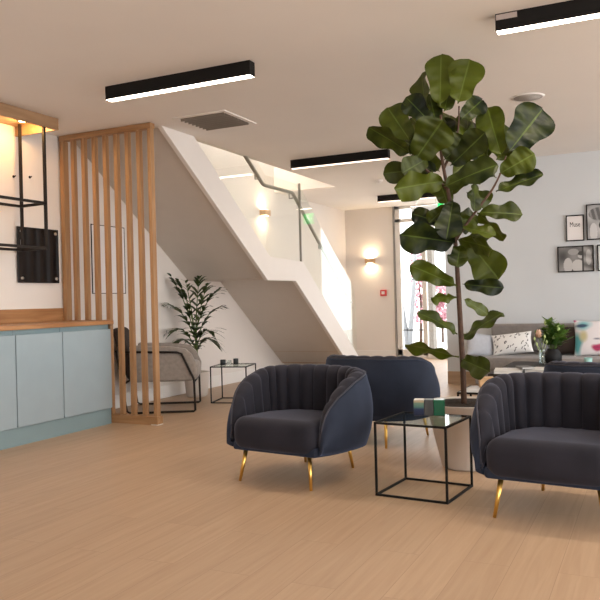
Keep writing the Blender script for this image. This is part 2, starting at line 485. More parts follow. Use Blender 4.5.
# ================================================================== STAIRCASE
st = thing('staircase', 'white half-landing staircase with glass balustrade and beige underside', 'staircase', (0, 0, 0))
XO, XI = -3.93, -3.98
MB().prism([(5.45, H), (7.394, 1.29), (8.114, 1.29), (9.95, 0), (10.45, 0), (8.33, 1.53), (7.46, 1.56), (5.97, H)], 'X', XI, XO).build('stringer', M['stairwhite'], st, bevel=.004)
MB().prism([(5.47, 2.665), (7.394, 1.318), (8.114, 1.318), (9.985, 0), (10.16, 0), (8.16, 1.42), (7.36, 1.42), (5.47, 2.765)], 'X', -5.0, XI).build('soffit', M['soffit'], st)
for k in range(8):
    z = 1.47 - .1838 * (k + 1); y = 8.24 + .255 * k
    if z > .02: MB().box(-4.99, XI, y, y + .27, z - .04, z).build('step', M['oakX'], st, bevel=.005)
MB().box(-4.99, XI, 7.40, 8.26, 1.43, 1.47).build('landing', M['oakX'], st)
for k in range(7):
    z = 1.47 + .1838 * (k + 1); y = 7.40 - .265 * k
    MB().box(-4.99, XI, y - .28, y, z - .04, z).build('step', M['oakX'], st, bevel=.005)
for poly in ([(5.99, 2.63), (7.415, 1.585), (7.415, 2.49), (7.21, 2.63)],
             [(7.43, 1.55), (8.31, 1.525), (8.31, 2.48), (7.43, 2.48)],
             [(8.335, 1.51), (10.13, .235), (10.15, .92), (10.10, 1.12), (9.97, 1.30), (9.286, 1.76), (8.335, 2.47)]):
    MB().prism(poly, 'X', -3.961, -3.949).build('glass_panel', M['balglass'], st)
MB().box(-3.968, -3.942, 8.315, 8.33, 1.5, 2.5).build('joint_post', M['greymetal'], st)
rail = MB().tube([(-4.01, 6.6, 2.97), (-4.01, 7.109, 2.628), (-4.01, 7.47, 2.39), (-4.01, 7.52, 2.38), (-4.01, 8.20, 2.38), (-4.01, 8.25, 2.37), (-4.01, 9.435, 1.49), (-4.01, 9.852, 1.175), (-4.01, 10.1, 1.0)], .021, 12).build('handrail', M['greymetal'], st)
for y, z in ((7.3, 2.49), (8.15, 2.37), (9.0, 1.80), (9.9, 1.13)):
    MB().tube([(-4.01, y, z), (-4.01, y, z - .07), (-3.96, y, z - .07)], .009, 8).build('rail_bracket', M['greymetal'], rail)

# ================================================================== SLATTED SCREEN
sc = thing('slatted_screen', 'floor-to-ceiling oak slatted screen at the end of the blue cabinets', 'screen', (-4.98, 5.3, 0))
MB().box(0, 1.045, -.005, .075, 0, .075).build('bottom_rail', M['oakX'], sc, bevel=.003)
MB().box(0, 1.045, -.005, .06, H - .052, H - .003).build('top_rail', M['oakX'], sc, bevel=.003)
MB().box(0, .045, 0, .07, .075, H - .052).build('end_post', M['oak'], sc, bevel=.003)
MB().box(1.003, 1.038, 0, .055, .075, H - .052).build('end_post', M['oak'], sc, bevel=.003)
MB().box(.98, 1.05, -.008, .07, 0, .006).build('highlight_plate', M['trim'], sc)  # plate kept white to paint the small highlight at the screen foot
sl = MB().box(0, .040, .006, .050, .075, H - .052).build('slat', M['oak'], sc, bevel=.003)
for k in range(1, 8):
    s = sl if k == 1 else sl.copy()
    if k > 1: COL.objects.link(s); s.parent = sc
    s.location = (.002 + k * .125, 0, 0)

# ================================================================== BLUE BASE CABINETS
XF = -4.40
CB = [(3.675, 4.172, 'pale blue gloss base cabinet cut by the edge of the picture'),
      (4.172, 4.668, 'pale blue gloss base cabinet in the middle of the run under the worktop'),
      (4.668, 5.27, 'pale blue gloss base cabinet beside the slatted screen')]
for y0, y1, lab in CB:
    c = thing('base_cabinet', lab, 'cabinet', (-4.7, (y0 + y1) / 2, 0), group='blue base cabinets')
    hw = (y1 - y0) / 2
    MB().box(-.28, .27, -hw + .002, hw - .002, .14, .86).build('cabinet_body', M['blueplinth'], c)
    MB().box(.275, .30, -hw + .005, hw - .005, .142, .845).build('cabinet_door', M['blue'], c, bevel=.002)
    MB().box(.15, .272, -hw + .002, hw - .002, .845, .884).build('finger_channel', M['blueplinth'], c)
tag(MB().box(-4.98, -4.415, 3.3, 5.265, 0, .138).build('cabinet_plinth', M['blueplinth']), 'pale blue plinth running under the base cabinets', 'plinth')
wt = thing('worktop', 'oak worktop with upstand on top of the blue cabinets', 'worktop', (-4.99, 3.0, .885))
MB().box(0, .605, 0, 2.292, 0, .035).build('worktop_slab', M['oakY'], wt, bevel=.003)
MB().box(0, .02, 0, 2.292, .036, .155).build('upstand', M['oakY'], wt, bevel=.002)
MB().box(.02, .58, 2.272, 2.292, .036, .04).build('end_strip', M['oakX'], wt)

# wall panel above the worktop
bp = thing('wall_panel', 'black glossy square panel on steel studs above the oak worktop', 'panel', (-4.985, 5.01, 1.515))
MB().box(0, .012, -.245, .245, -.245, .245).build('panel_sheet', M['blackgloss'], bp, bevel=.002)
for y in (-.205, .205):
    for z in (-.205, .205):
        MB().tube([(-.012, y, z), (.022, y, z)], .014, 12).build('stud', M['chrome'], bp)
MB().box(.012, .02, -.215, -.185, .07, .13).build('clip', M['chrome'], bp)
for y, z in ((4.76, 2.19), (4.945, 2.21)):
    h = thing('wall_hook', 'small dark peg on the wall behind the metal shelf frame', 'hook', (-4.998, y, z), group='wall pegs')
    MB().tube([(0, 0, 0), (.02, 0, 0), (.024, 0, .008)], .005, 8).build('peg', M['bronze'], h)
    MB().tube([(0, 0, 0), (.004, 0, 0)], .012, 12).build('back_plate', M['bronze'], h)

# canopy and hanging shelf
cn = thing('ceiling_canopy', 'oak canopy box on the ceiling with amber light inside', 'canopy', (-4.99, 2.8, 2.54))
MB().box(.455, .475, 0, 2.005, 0, .098).build('fascia', M['oakpale'], cn)
MB().box(0, .455, 1.985, 2.005, 0, .098).build('end_fascia', M['oakpale'], cn)
MB().box(0, .455, 0, 1.985, .085, .098).build('lid', M['oakpale'], cn)
for y, lab in ((4.63, 'amber downlight recessed in the underside of the oak canopy'),):
    d = thing('downlight', lab, 'light', (-4.74, y, 2.605))
    MB().lathe([(0, .018), (.045, .018), (.045, 0), (.036, 0), (.036, .004)], n=24).build('ring', M['bronze'], d)
    MB().lathe([(0, .003), (.036, .004)], n=24).build('lens', M['amber'], [c for c in d.children][0])
    lamp('downlight_beam', 'POINT', (0, .0, -.035), 3.2, (1.0, .55, .2), .03, parent=d)
sh = thing('hanging_shelf_frame', 'black metal hanging shelf frame under the oak canopy', 'shelf', (-4.9, 3.0, 0))
RB = .0105
for x, y in ((.33, 1.69), (.02, 1.73), (.33, .3), (.02, .3)):
    MB().box(x - RB, x + RB, y - RB, y + RB, 1.53, 2.622 if x < .3 or True else 2.54).build('rod', M['bronze'], sh)
for z in (1.918, 1.545):
    MB().box(.33 - RB, .33 + RB, .3, 1.69, z - RB, z + RB).build('shelf_bar', M['bronze'], sh)
    MB().box(.02 - RB, .02 + RB, .3, 1.73, z - RB, z + RB).build('shelf_bar', M['bronze'], sh)
    MB().bar((.02, 1.72, z), (.33, 1.69, z), .022).build('shelf_bar', M['bronze'], sh)

# ================================================================== CEILING FITTINGS
def linear_light(x0, x1, y, lab, lit='led', power=6.0, tape=False):
    L = x1 - x0
    t = thing('linear_ceiling_light', lab, 'light', (x0, y, H), group='black linear ceiling lights')
    hh = .095
    b = MB(); b.box(0, L, -.035, -.031, -hh, 0); b.box(0, L, .031, .035, -hh, 0); b.box(0, .004, -.031, .031, -hh, 0); b.box(L - .004, L, -.031, .031, -hh, 0); b.box(.004, L - .004, -.031, .031, -.02, -.016)
    b.build('housing', M['black'], t, merge=False)
    MB().box(.004, L - .004, -.031, .031, -hh - .002, -hh + .012).build('diffuser', M[lit], t)
    if tape: MB().box(.005, .12, -.0362, -.0352, -.036, -.006).build('sticker', M['tape'], t)
    lamp('light_strip', 'AREA', (L / 2, 0, -hh - .012), power, (1.0, .86, .70), L - .02, .05, parent=t)
linear_light(-3.567, -2.369, 4.31, 'lit black linear light above the slatted screen')
linear_light(-.784, .416, 4.31, 'lit black linear light with a pale sticker, cut by the picture edge', tape=True)
linear_light(-3.691, -2.537, 7.59, 'black linear ceiling light behind the glass balustrade', 'leddim', 2.5)
linear_light(-3.858, -2.66, 10.96, 'black linear ceiling light near the glazed entrance, half behind fig leaves', 'leddim', 2.5)

v = thing('air_vent', 'grey louvred air grille in the ceiling above the stair', 'vent', (-3.43, 5.55, H))
f = MB(); f.box(-.26, -.22, -.27, .27, -.008, .0); f.box(.22, .26, -.27, .27, -.008, 0); f.box(-.22, .22, -.27, -.23, -.008, 0); f.box(-.22, .22, .23, .27, -.008, 0)
f.build('vent_frame', M['ceil'], v, merge=False)
MB().box(-.22, .22, -.23, .23, -.003, -.001).build('backing', M['ventback'], v)
for k in range(8):
    y = -.20 + k * .057
    MB().bar((-.22, y, -.012), (.22, y, -.012), .006, .022).build('louvre', M['grille'], v)
sp = thing('ceiling_speaker', 'round flush ceiling speaker above the fig tree', 'speaker', (-.893, 6.19, H))
MB().lathe([(0, -.006), (.112, -.006), (.112, 0)], n=40).build('mesh_cover', M['speaker'], sp)
MB().lathe([(.112, -.008), (.128, -.004), (.128, 0), (.112, 0)], n=40).build('ring', M['white'], sp)
sd = thing('smoke_detector', 'small white smoke detector on the ceiling beside the fig leaves', 'detector', (-3.319, 9.48, H))
MB().lathe([(0, -.045), (.03, -.045), (.045, -.03), (.055, -.012), (.055, 0)], n=28).build('detector_body', M['white'], sd)
MB().lathe([(.034, -.040), (.047, -.028)], n=28).build('slot_ring', M['tape'], sd)

ex = thing('exit_sign', 'green exit sign hanging before the glazed entrance, behind fig leaves', 'sign', (-3.06, 11.0, 2.37))
MB().box(-.28, .13, -.03, .03, -.06, .07).build('sign_casing', M['signbody'], ex, bevel=.005)
MB().box(.135, .30, -.03, .03, -.075, .085).build('sign_panel', M['green_lit'], ex)
q = MB()
q.lathe([(0, .0), (.013, 0)], (.235, -.033, .05), 12)
q2 = MB()
q2.bar((.225, -.0315, .035), (.21, -.0315, -.005), .016, .002, (0, 1, 0)); q2.bar((.21, -.0315, -.005), (.235, -.0315, -.04), .010, .002, (0, 1, 0)); q2.bar((.21, -.0315, -.005), (.18, -.0315, -.03), .010, .002, (0, 1, 0)); q2.bar((.225, -.0315, .03), (.25, -.0315, .01), .008, .002, (0, 1, 0))
q2.prism([(.228 + .013 * math.cos(a * .524), .055 + .013 * math.sin(a * .524)) for a in range(12)], 'Y', -.0325, -.0305)
q2.prism([(.155, .0), (.175, .018), (.175, -.018)], 'Y', -.0325, -.0305)
q2.build('running_figure', M['white_lit'], ex)
for x in (-.2, .1): MB().tube([(x, 0, .07), (x, 0, .27)], .004, 6).build('hanger', M['chrome'], ex)

def sconce(lab, loc, rz):
    s = thing('wall_sconce', lab, 'light', loc, rz, group='up-and-down wall sconces'); s.scale = (1.35, 1.1, 1.35)
    b = MB(); b.box(-.06, .06, -.085, -.005, -.028, -.024); b.box(-.06, .06, -.085, -.005, .024, .028); b.box(-.06, .06, -.089, -.085, -.028, .028); b.box(-.06, -.056, -.085, -.005, -.024, .024); b.box(.056, .06, -.085, -.005, -.024, .024)
    b.build('sconce_body', M['ply'], s, merge=False)
    MB().box(-.04, .04, -.005, 0, -.025, .025).build('wall_plate', M['white'], s)
    for z, rx in ((.031, math.pi), (-.031, 0)):
        MB().box(-.035, .035, -.07, -.02, z - .002, z + .002).build('lens', M['sconce_glow'], s)
        lamp('sconce_beam', 'AREA', (0, -.045, z * 1.25), 1.0, (1.0, .74, .46), .06, .05, (rx, 0, 0), s)
ul = thing('stairwell_fill_light', 'round white fill lamp added upstairs to brighten the stairwell', 'light', (-4.4, 8.2, 5.2))  # unseen lamp, added to brighten the stairwell
MB().lathe([(0, -.10), (.12, -.09), (.16, -.05), (.16, 0)], n=28).build('fill_light_shade', M['white_lit2'], ul)
lamp('fill_light_bulb', 'POINT', (0, 0, -.16), 35, (1.0, .86, .70), .1, parent=ul)
sconce('lit wall sconce on the plain wall beside the glazed entrance', (-4.527, 12.4, 1.714), 0)
sconce('lit wall sconce seen through the glass balustrade above the landing', (-5.0, 9.277, 2.30), R(90))
cp = thing('fire_call_point', 'red fire alarm call point on the wall beside the entrance', 'alarm', (-4.30, 12.398, 1.144))
MB().box(-.055, .055, -.05, 0, -.055, .055).build('call_point_box', M['red'], cp, bevel=.008)
MB().box(-.028, .028, -.053, -.0505, -.022, .03).build('press_plate', M['paper'], cp)

# ================================================================== OUTSIDE, SEEN THROUGH THE GLASS
tag(MB().box(-4.13, -3.93, 14.2, 14.45, -.04, 4.2).build('column', M['outgrey'], bevel=.01), 'taupe square column outside the glazed entrance', 'column')
vs = thing('angled_strut', 'pale V-shaped steel strut outside the entrance glazing', 'strut', (-4.76, 15.2, -.04))
MB().tube([(0, 0, .02), (-.2, 0, 1.55), (-.25, 0, 2.6)], [.06, .045, .04], 12).build('strut_arm', M['strut'], vs)
MB().tube([(0.02, 0, .02), (.17, 0, 1.5), (.22, 0, 2.6)], [.06, .045, .04], 12).build('strut_arm', M['strut'], vs)
MB().box(-.12, .14, -.08, .08, 0, .05).build('base_plate', M['strut'], vs)
random.seed(11)
bl = thing('blossom_tree', 'pink blossom tree outside, behind the entrance glass', 'tree', (-5.01, 17.0, -.04))
MB().tube([(0, 0, 0), (.02, 0, .9), (-.03, 0, 1.7)], [.04, .03, .015], 8).build('trunk', M['bark'], bl)
fo = MB()
for k in range(260):
    a = random.random() * 6.28; rr_ = .20 * random.random() ** .5; z = .5 + random.random() * 1.75
    p = Vector((rr_ * math.cos(a), rr_ * math.sin(a), z)); n_ = Vector((random.gauss(0, 1), random.gauss(0, 1), random.gauss(0, 1))).normalized(); s_ = n_.orthogonal().normalized() * .05; t_ = n_.cross(s_)
    fo.add([p - s_, p - t_, p + s_, p + t_], [(0, 1, 2, 3)])
fo.build('blossom', M['pink'], bl, merge=False, recalc=False)
sb = thing('blossom_shrub', 'pink flowering shrub outside, beyond the column', 'shrub', (-4.62, 17.5, -.04))
MB().tube([(0, 0, 0), (0, 0, .6)], .03, 8).build('stem', M['bark'], sb)
fo = MB()
for k in range(200):
    a = random.random() * 6.28; rr_ = .20 * random.random() ** .5; z = .35 + random.random() * 1.0
    p = Vector((rr_ * math.cos(a), rr_ * math.sin(a), z)); n_ = Vector((random.gauss(0, 1), random.gauss(0, 1), random.gauss(0, 1))).normalized(); s_ = n_.orthogonal().normalized() * .06; t_ = n_.cross(s_)
    fo.add([p - s_, p - t_, p + s_, p + t_], [(0, 1, 2, 3)])
fo.build('blossom', M['pink'], sb, merge=False, recalc=False)

# ================================================================== TUB ARMCHAIRS
AW, YF, YB = .462, -.335, .365
def plan():
    pts = []
    y0 = .03
    for i in range(40):
        y = YF + (y0 - YF) * i / 40
        pts.append((-AW * (1 - .23 * ((y0 - y) / (y0 - YF)) ** 2.5), y))
    B = YB - y0
    for i in range(81):
        a = math.pi - math.pi * i / 80
        c, s = math.cos(a), math.sin(a)
        pts.append((AW * math.copysign(abs(c) ** (2 / 2.15), c), y0 + B * abs(s) ** (2 / 2.15)))
    for i in range(1, 41):
        y = y0 - (y0 - YF) * i / 40
        pts.append((AW * (1 - .23 * ((y0 - y) / (y0 - YF)) ** 2.5), y))
    return [Vector((p[0], p[1], 0)) for p in pts]

def resample(pts, n):
    d = [0]
    for a, b in zip(pts, pts[1:]): d.append(d[-1] + (b - a).length)
    out, j = [], 0
    for i in range(n):
        s = d[-1] * i / (n - 1)
        while j < len(pts) - 2 and d[j + 1] < s: j += 1
        t = (s - d[j]) / max(1e-9, d[j + 1] - d[j])
        out.append(pts[j].lerp(pts[j + 1], min(1, max(0, t))))
    return out

NRIB = 17
NS = NRIB * 10 + 1
PL = resample(plan(), NS)
NRM = []
for i in range(NS):
    d = PL[min(i + 2, NS - 1)] - PL[max(i - 2, 0)]
    NRM.append(Vector((-d.y, d.x, 0)).normalized())     # points outward (path runs left front -> back -> right front)
HT = [(0, .25), (.008, .33), (.035, .415), (.07, .47), (.12, .515), (.19, .555), (.28, .595), (.40, .625), (.52, .64), (.75, .648)]
def top_h(p):
    d = p.y - YF
    for (a, x), (c, y) in zip(HT, HT[1:]):
        if d <= c: return x + (y - x) * max(0, d - a) / (c - a)
    return HT[-1][1]
ZB = .195
def section(i):
    """outer profile, top, inner profile of the shell at path point i: list of (offset outward, z)"""
    h = top_h(PL[i]); hh = h - ZB
    th = min(.115, .30 * hh) * (1 if h > .6 else .80 + .20 * max(0, h - .25) / .35)
    r = th / 2
    outer = []
    for k in range(9):
        v = k / 8
        z = ZB + (hh - r) * v
        off = -.072 * (1 - v) ** 2.2 - .055 * v ** 2.2
        outer.append((off, z))
    top = []
    o0 = outer[-1][0]
    for k in range(1, 9):
        a = math.pi * k / 9
        top.append((o0 - r + r * math.cos(a), h - r + r * math.sin(a)))
    inner = []
    zb = max(ZB + .02, min(.33, h - r - .02))
    for k in range(7):
        v = k / 6
        z = (h - r) * (1 - v) + zb * v
        inner.append((o0 - th - .015 * v, z))
    return outer, top, inner, th
def make_armchair(lab, loc, rz):
    t = thing('tub_armchair', lab, 'armchair', loc, rz, group='navy channel-back tub armchairs')
    # smooth outer shell
    sh, ln = MB(), MB()
    so, sl_ = [], []
    seam = []
    for i in range(NS):
        o, tp, inn, th = section(i)
        P = PL[i]; N = NRM[i]
        def at(off, z): return P + N * off + Vector((0, 0, z))
        mid = -th * .45
        prof = [at(a, z) for a, z in o] + [at(*tp[0]), at(*tp[1])] + [at(o[-1][0] + mid, o[-1][1] - .01), at(o[0][0] + mid, ZB + .005)]
        so.append(prof)
        seam.append(at(tp[1][0] + .001, tp[1][1] + .001))
        ph = (i % 10) / 10
        rib = .026 * (abs(math.sin(math.pi * i / 10)) ** .5) - .021
        lp = []
        allp = tp[1:] + inn
        for k, (a, z) in enumerate(allp):
            w_ = max(.15, min(1, (k - 1) / 5))
            ang = math.pi * (k + 2) / 9 if k < len(tp) - 1 else math.pi
            lp.append(P + N * (a + rib * w_ * math.cos(ang)) + Vector((0, 0, z + rib * w_ * math.sin(ang))))
        lp += [at(inn[-1][0] + .03, inn[-1][1]), at(o[-1][0] + mid, tp[1][1] - .012)]
        sl_.append(lp)
    def skin(mb, rows):
        n = len(rows[0]); vs = [p for r_ in rows for p in r_]
        fs = [(i * n + j, i * n + (j + 1) % n, (i + 1) * n + (j + 1) % n, (i + 1) * n + j) for i in range(len(rows) - 1) for j in range(n)]
        fs += [tuple(range(n)), tuple(reversed(range((len(rows) - 1) * n, len(rows) * n)))]
        mb.add(vs, fs, True)
    skin(sh, so); skin(ln, sl_)
    shell = sh.build('outer_shell', M['velvet'], t)
    ln.build('channelled_lining', M['velvetgrey'], t)
    MB().tube(seam[::2], .0045, 6).build('piping', M['piping'], shell)
    # base upholstery under the seat
    def bs(v):
        return v
    bpoly = [(p.x * .80, p.y * (.84 if p.y > 0 else .95)) for p in PL[::5]]
    MB().prism(bpoly, 'Z', .185, .235).build('seat_base', M['velvet'], t, bevel=.012)
    def puff(v):
        k = max(0, 1 - (v.x / .36) ** 2) * max(0, 1 - ((v.y + .05) / .32) ** 2)
        if v.z > .30: v.z += .014 * k
        if v.y < -.2: v.y -= .022 * max(0, 1 - (v.x / .33) ** 2)
        v.z -= .022 * (v.y + .335) / .6 if v.z > .3 else 0
    # the cushion narrows towards the rounded back
        if v.y > 0: v.x *= 1 - .55 * (v.y / .30) ** 2
        return v
    MB().rbox((0, -.03, .284), (.290, .305, .095), .07, 6, puff).build('seat_cushion', M['velvetgrey'], t)
    for fx, fy, tx, ty in ((-.25, -.305, -.222, -.27), (.25, -.305, .222, -.27), (-.178, .295, -.16, .255), (.178, .295, .16, .255)):
        MB().tube([(fx, fy, 0), (tx, ty, .192)], [.0085, .0135], 14).build('leg', M['gold'], t)
    return t
c1 = make_armchair('navy velvet tub armchair facing us in front of the staircase', (-1.955, 4.075, 0), R(-8))
def put_chair(lab, loc, rz):
    c = copy_tree(c1); c.location = loc; c.rotation_euler = (0, 0, rz); c['label'] = lab
    return c
put_chair('navy velvet tub armchair with its back to us, beside the white plant pot', (-1.885, 5.29, 0), R(180 - 6))
put_chair('navy velvet tub armchair cut by the picture edge, facing us', (-.435, 3.863, 0), R(-7))
put_chair('velvet tub armchair turned away, only its top showing over another armchair', (-.25, 4.98, 0), R(180 - 4))

# ================================================================== GLASS SIDE TABLES
def side_table(lab, loc, rz, s, h, grp='black wire-frame side tables'):
    t = thing('side_table', lab, 'side table', loc, rz, group=grp)
    q = s / 2; b = .0055
    for x in (-1, 1):
        for y in (-1, 1):
            MB().box(x * q - b, x * q + b, y * q - b, y * q + b, 0, h).build('leg', M['black'], t)
    for z, nm in ((b, 'floor_frame'), (h - b, 'top_frame')):
        f_ = MB()
        for y in (-1, 1): f_.box(-q, q, y * q - b, y * q + b, z - b, z + b)
        for x in (-1, 1): f_.box(x * q - b, x * q + b, -q, q, z - b, z + b)
        f_.build(nm, M['black'], t, merge=False)
    MB().box(-q + b, q - b, -q + b, q - b, h - .009, h - .001).build('glass_top', M['clear'], t)
    return t
side_table('black cube-frame side table with glass top between two armchairs', (-1.163, 3.953, 0), R(-5.5), .395, .395)
side_table('black cube-frame side table against the wall below the stairs', (-4.09, 6.86, 0), R(14), .385, .385)

gb = thing('gift_box', 'striped box in navy, grey and green on the glass side table', 'box', (-1.165, 4.085, .396), R(12))
def seg(x0, x1, mat, nm, lab=None):
    o = MB().box(x0, x1, -.035, .035, 0, .088).build(nm, mat, gb, bevel=.003)
    if lab: o['label'] = lab
    return o
M['stripe'] = None
def ramp_mat(name, stops):
    m_, nt, b_ = new_mat(name); n, l = nt.nodes, nt.links
    tc = n.new('ShaderNodeTexCoord'); s_ = n.new('ShaderNodeSeparateXYZ'); r_ = n.new('ShaderNodeValToRGB')
    l.new(tc.outputs['Generated'], s_.inputs[0]); l.new(s_.outputs['Z'], r_.inputs[0])
    el = r_.color_ramp.elements
    el[0].position, el[0].color = stops[0][0], (*stops[0][1], 1); el[1].position, el[1].color = stops[-1][0], (*stops[-1][1], 1)
    for p, c in stops[1:-1]:
        e_ = el.new(p); e_.color = (*c, 1)
    l.new(r_.outputs[0], b_.inputs['Base Color']); b_.inputs['Roughness'].default_value = .3
    return m_
seg(-.085, -.028, ramp_mat('navy_teal_cream_print', [(0, (.006, .01, .05)), (.42, (.012, .03, .10)), (.55, (.08, .20, .18)), (.8, (.17, .28, .20)), (.86, (.46, .38, .25)), (1, (.46, .38, .28))]), 'box_panel', 'navy to cream printed panel')
seg(-.0275, .024, plain('grey_box_card', (.06, .063, .068), .4), 'box_panel', 'plain grey panel')
seg(.0245, .085, plain('emerald_box_card', (.006, .13, .07), .25), 'box_panel', 'emerald green panel')

JS = [(-4.20, 6.83, .03, .055, 'darkjar', 'dark candle jar on the far side table, nearer the grey armchair'),
      (-4.10, 6.93, .028, .06, 'darkjar', 'dark candle jar on the far side table, nearer the stairs'),
      (-4.13, 6.84, .027, .05, 'clearjar', 'clear glass jar between the two dark candle jars')]
for x, y, r_, h_, mt, lab in JS:
    j = thing('candle_jar', lab, 'candle jar', (x, y, .386), group='jars on the far side table')
    MB().lathe([(0, 0), (r_, 0), (r_, h_), (r_ - .004, h_), (r_ - .004, .006), (0, .006)], n=24).build('jar', M[mt], j)
    MB().lathe([(0, .007), (r_ - .006, .007), (r_ - .006, h_ * .55), (0, h_ * .55)], n=20).build('wax', M['paper'], j)

# ================================================================== FIDDLE-LEAF FIG
FIG_LOC = Vector((-1.084, 4.613, 0))
fg = thing('potted_fig_tree', 'tall fiddle-leaf fig tree in a white tapered pot', 'plant', FIG_LOC)
MB().lathe([(0, 0), (.14, 0), (.155, .012), (.245, .392), (.252, .402), (.242, .402), (.236, .385), (.228, .36)], n=48).build('pot', M['potwhite'], fg)
def soilfn(u, v):
    a = v * 2 * math.pi; r_ = u * .2365
    return (r_ * math.cos(a), r_ * math.sin(a), .391 + .012 * math.sin(7 * a + 9 * u) * u * (1 - u) * 3)
MB().grid(soilfn, 8, 32, wrap_v=True).build('soil', M['soil'], fg)
FIG_LEAVES = [
    (-0.105,-0.040,2.245, -0.103,0.008,2.563, 0.168),
    (-0.000,-0.004,2.251, 0.073,0.003,2.508, 0.199),
    (-0.176,-0.063,2.174, -0.250,0.015,2.474, 0.093),
    (-0.152,-0.063,2.134, -0.301,-0.087,2.311, 0.137),
    (-0.275,-0.114,2.027, -0.426,-0.092,2.264, 0.168),
    (-0.270,-0.136,1.948, -0.470,-0.279,2.112, 0.112),
    (-0.245,-0.136,1.908, -0.069,-0.165,2.115, 0.224),
    (-0.049,-0.047,1.865, 0.171,-0.083,2.030, 0.149),
    (0.004,0.020,2.156, 0.119,0.169,2.306, 0.131),
    (0.235,0.130,1.919, 0.140,0.179,2.242, 0.162),
    (0.272,0.131,1.940, 0.463,0.223,2.196, 0.236),
    (0.222,0.087,1.808, 0.424,0.071,1.902, 0.149),
    (0.202,0.081,1.698, 0.462,0.111,1.789, 0.093),
    (0.198,0.116,1.790, 0.080,0.172,2.032, 0.093),
    (-0.085,-0.069,1.735, 0.221,-0.093,1.843, 0.112),
    (-0.204,-0.083,1.856, -0.441,-0.121,1.848, 0.124),
    (-0.085,-0.064,1.773, -0.314,-0.315,1.718, 0.155),
    (-0.106,-0.033,1.511, -0.298,-0.031,1.594, 0.087),
    (-0.039,-0.037,1.654, -0.051,-0.157,1.424, 0.149),
    (0.086,0.026,1.757, 0.101,-0.062,1.586, 0.068),
    (0.057,0.048,1.794, -0.128,0.073,1.738, 0.093),
    (0.093,0.029,1.571, 0.347,0.056,1.561, 0.099),
    (0.088,0.052,1.573, 0.229,0.166,1.429, 0.075),
    (-0.015,-0.023,1.493, 0.202,-0.013,1.431, 0.062),
    (-0.022,-0.032,1.388, -0.291,-0.293,1.442, 0.155),
    (-0.013,-0.042,1.405, 0.213,-0.141,1.350, 0.075),
    (0.024,0.016,1.413, 0.189,0.114,1.178, 0.199),
    (0.003,-0.031,1.380, 0.019,-0.212,1.256, 0.112),
    (0.003,0.027,1.421, 0.141,0.235,1.458, 0.062),
    (-0.028,-0.032,1.122, -0.246,-0.250,1.254, 0.131),
    (-0.001,-0.016,1.133, 0.232,0.001,1.102, 0.112),
    (-0.029,-0.038,1.047, -0.128,-0.227,1.057, 0.068),
    (-0.003,0.008,1.040, 0.121,0.115,0.948, 0.068),
    (-0.031,-0.027,0.824, -0.204,-0.185,0.973, 0.068),
    (-0.020,-0.000,0.779, 0.190,0.147,0.959, 0.068),
    (-0.028,-0.029,0.676, -0.285,-0.246,0.782, 0.093),
    (-0.013,-0.039,0.670, 0.170,-0.139,0.609, 0.149),
    (-0.139,-0.032,1.976, -0.226,0.115,2.205, 0.137),
    (-0.060,0.006,1.974, -0.156,0.148,2.216, 0.149),
    (0.007,0.041,1.973, 0.015,0.252,2.216, 0.137),
    (-0.118,-0.030,1.837, -0.263,0.042,2.002, 0.137),
    (0.051,0.059,1.908, 0.077,0.260,2.164, 0.124),
    (-0.049,-0.006,1.815, 0.036,0.129,1.921, 0.112),
    (-0.074,-0.026,1.627, -0.189,-0.034,1.529, 0.099),
    (-0.033,0.010,1.584, 0.015,0.175,1.494, 0.099),
    (-0.161,-0.039,2.040, -0.325,0.090,2.226, 0.149),
    (-0.106,-0.006,2.039, -0.099,0.242,2.268, 0.162),
    (-0.028,0.028,1.962, 0.055,0.294,2.076, 0.149),
    (0.096,0.084,1.920, 0.142,0.313,2.102, 0.137),
    (-0.142,-0.034,1.838, -0.349,0.056,1.949, 0.137),
    (-0.018,0.019,1.797, 0.102,0.227,1.852, 0.124),
    (-0.228,-0.081,1.977, -0.392,-0.009,2.085, 0.137),
    (-0.087,-0.014,2.211, -0.070,0.145,2.462, 0.149),
    (0.199,0.126,1.904, 0.284,0.337,2.122, 0.162),
    (0.028,0.031,1.707, 0.133,0.176,1.664, 0.099),
    (-0.075,-0.018,1.628, -0.139,0.045,1.786, 0.137),
    (-0.056,-0.006,1.503, 0.058,0.162,1.567, 0.112),
    (-0.086,-0.050,1.905, 0.052,-0.041,2.015, 0.162),
    (-0.175,-0.091,1.920, -0.299,-0.197,1.830, 0.137),
    (-0.128,-0.037,2.111, -0.195,0.063,2.357, 0.124),
]
TRUNK = [(-0.01, -0.004, 0.388), (-0.011, -0.004, 0.599), (-0.017, -0.007, 0.817), (-0.023, -0.01, 1.035), (-0.03, -0.013, 1.252), (-0.037, -0.017, 1.408), (-0.051, -0.023, 1.564), (-0.07, -0.032, 1.72), (-0.094, -0.044, 1.876), (-0.107, -0.05, 2.032), (-0.098, -0.046, 2.187)]
BRANCH = [(-0.032, -0.014, 1.408), (0.043, -0.001, 1.516), (0.114, 0.022, 1.612), (0.183, 0.055, 1.709), (0.234, 0.091, 1.82), (0.26, 0.126, 1.922)]
BRANCH2 = [(-0.07, -0.032, 1.72), (-0.135, -0.064, 1.796), (-0.207, -0.075, 1.864), (-0.256, -0.121, 1.924)]
BRANCH3 = [(-0.089, -0.041, 1.857), (-0.049, 0.011, 1.973), (-0.015, 0.039, 2.1), (0.004, 0.003, 2.24)]
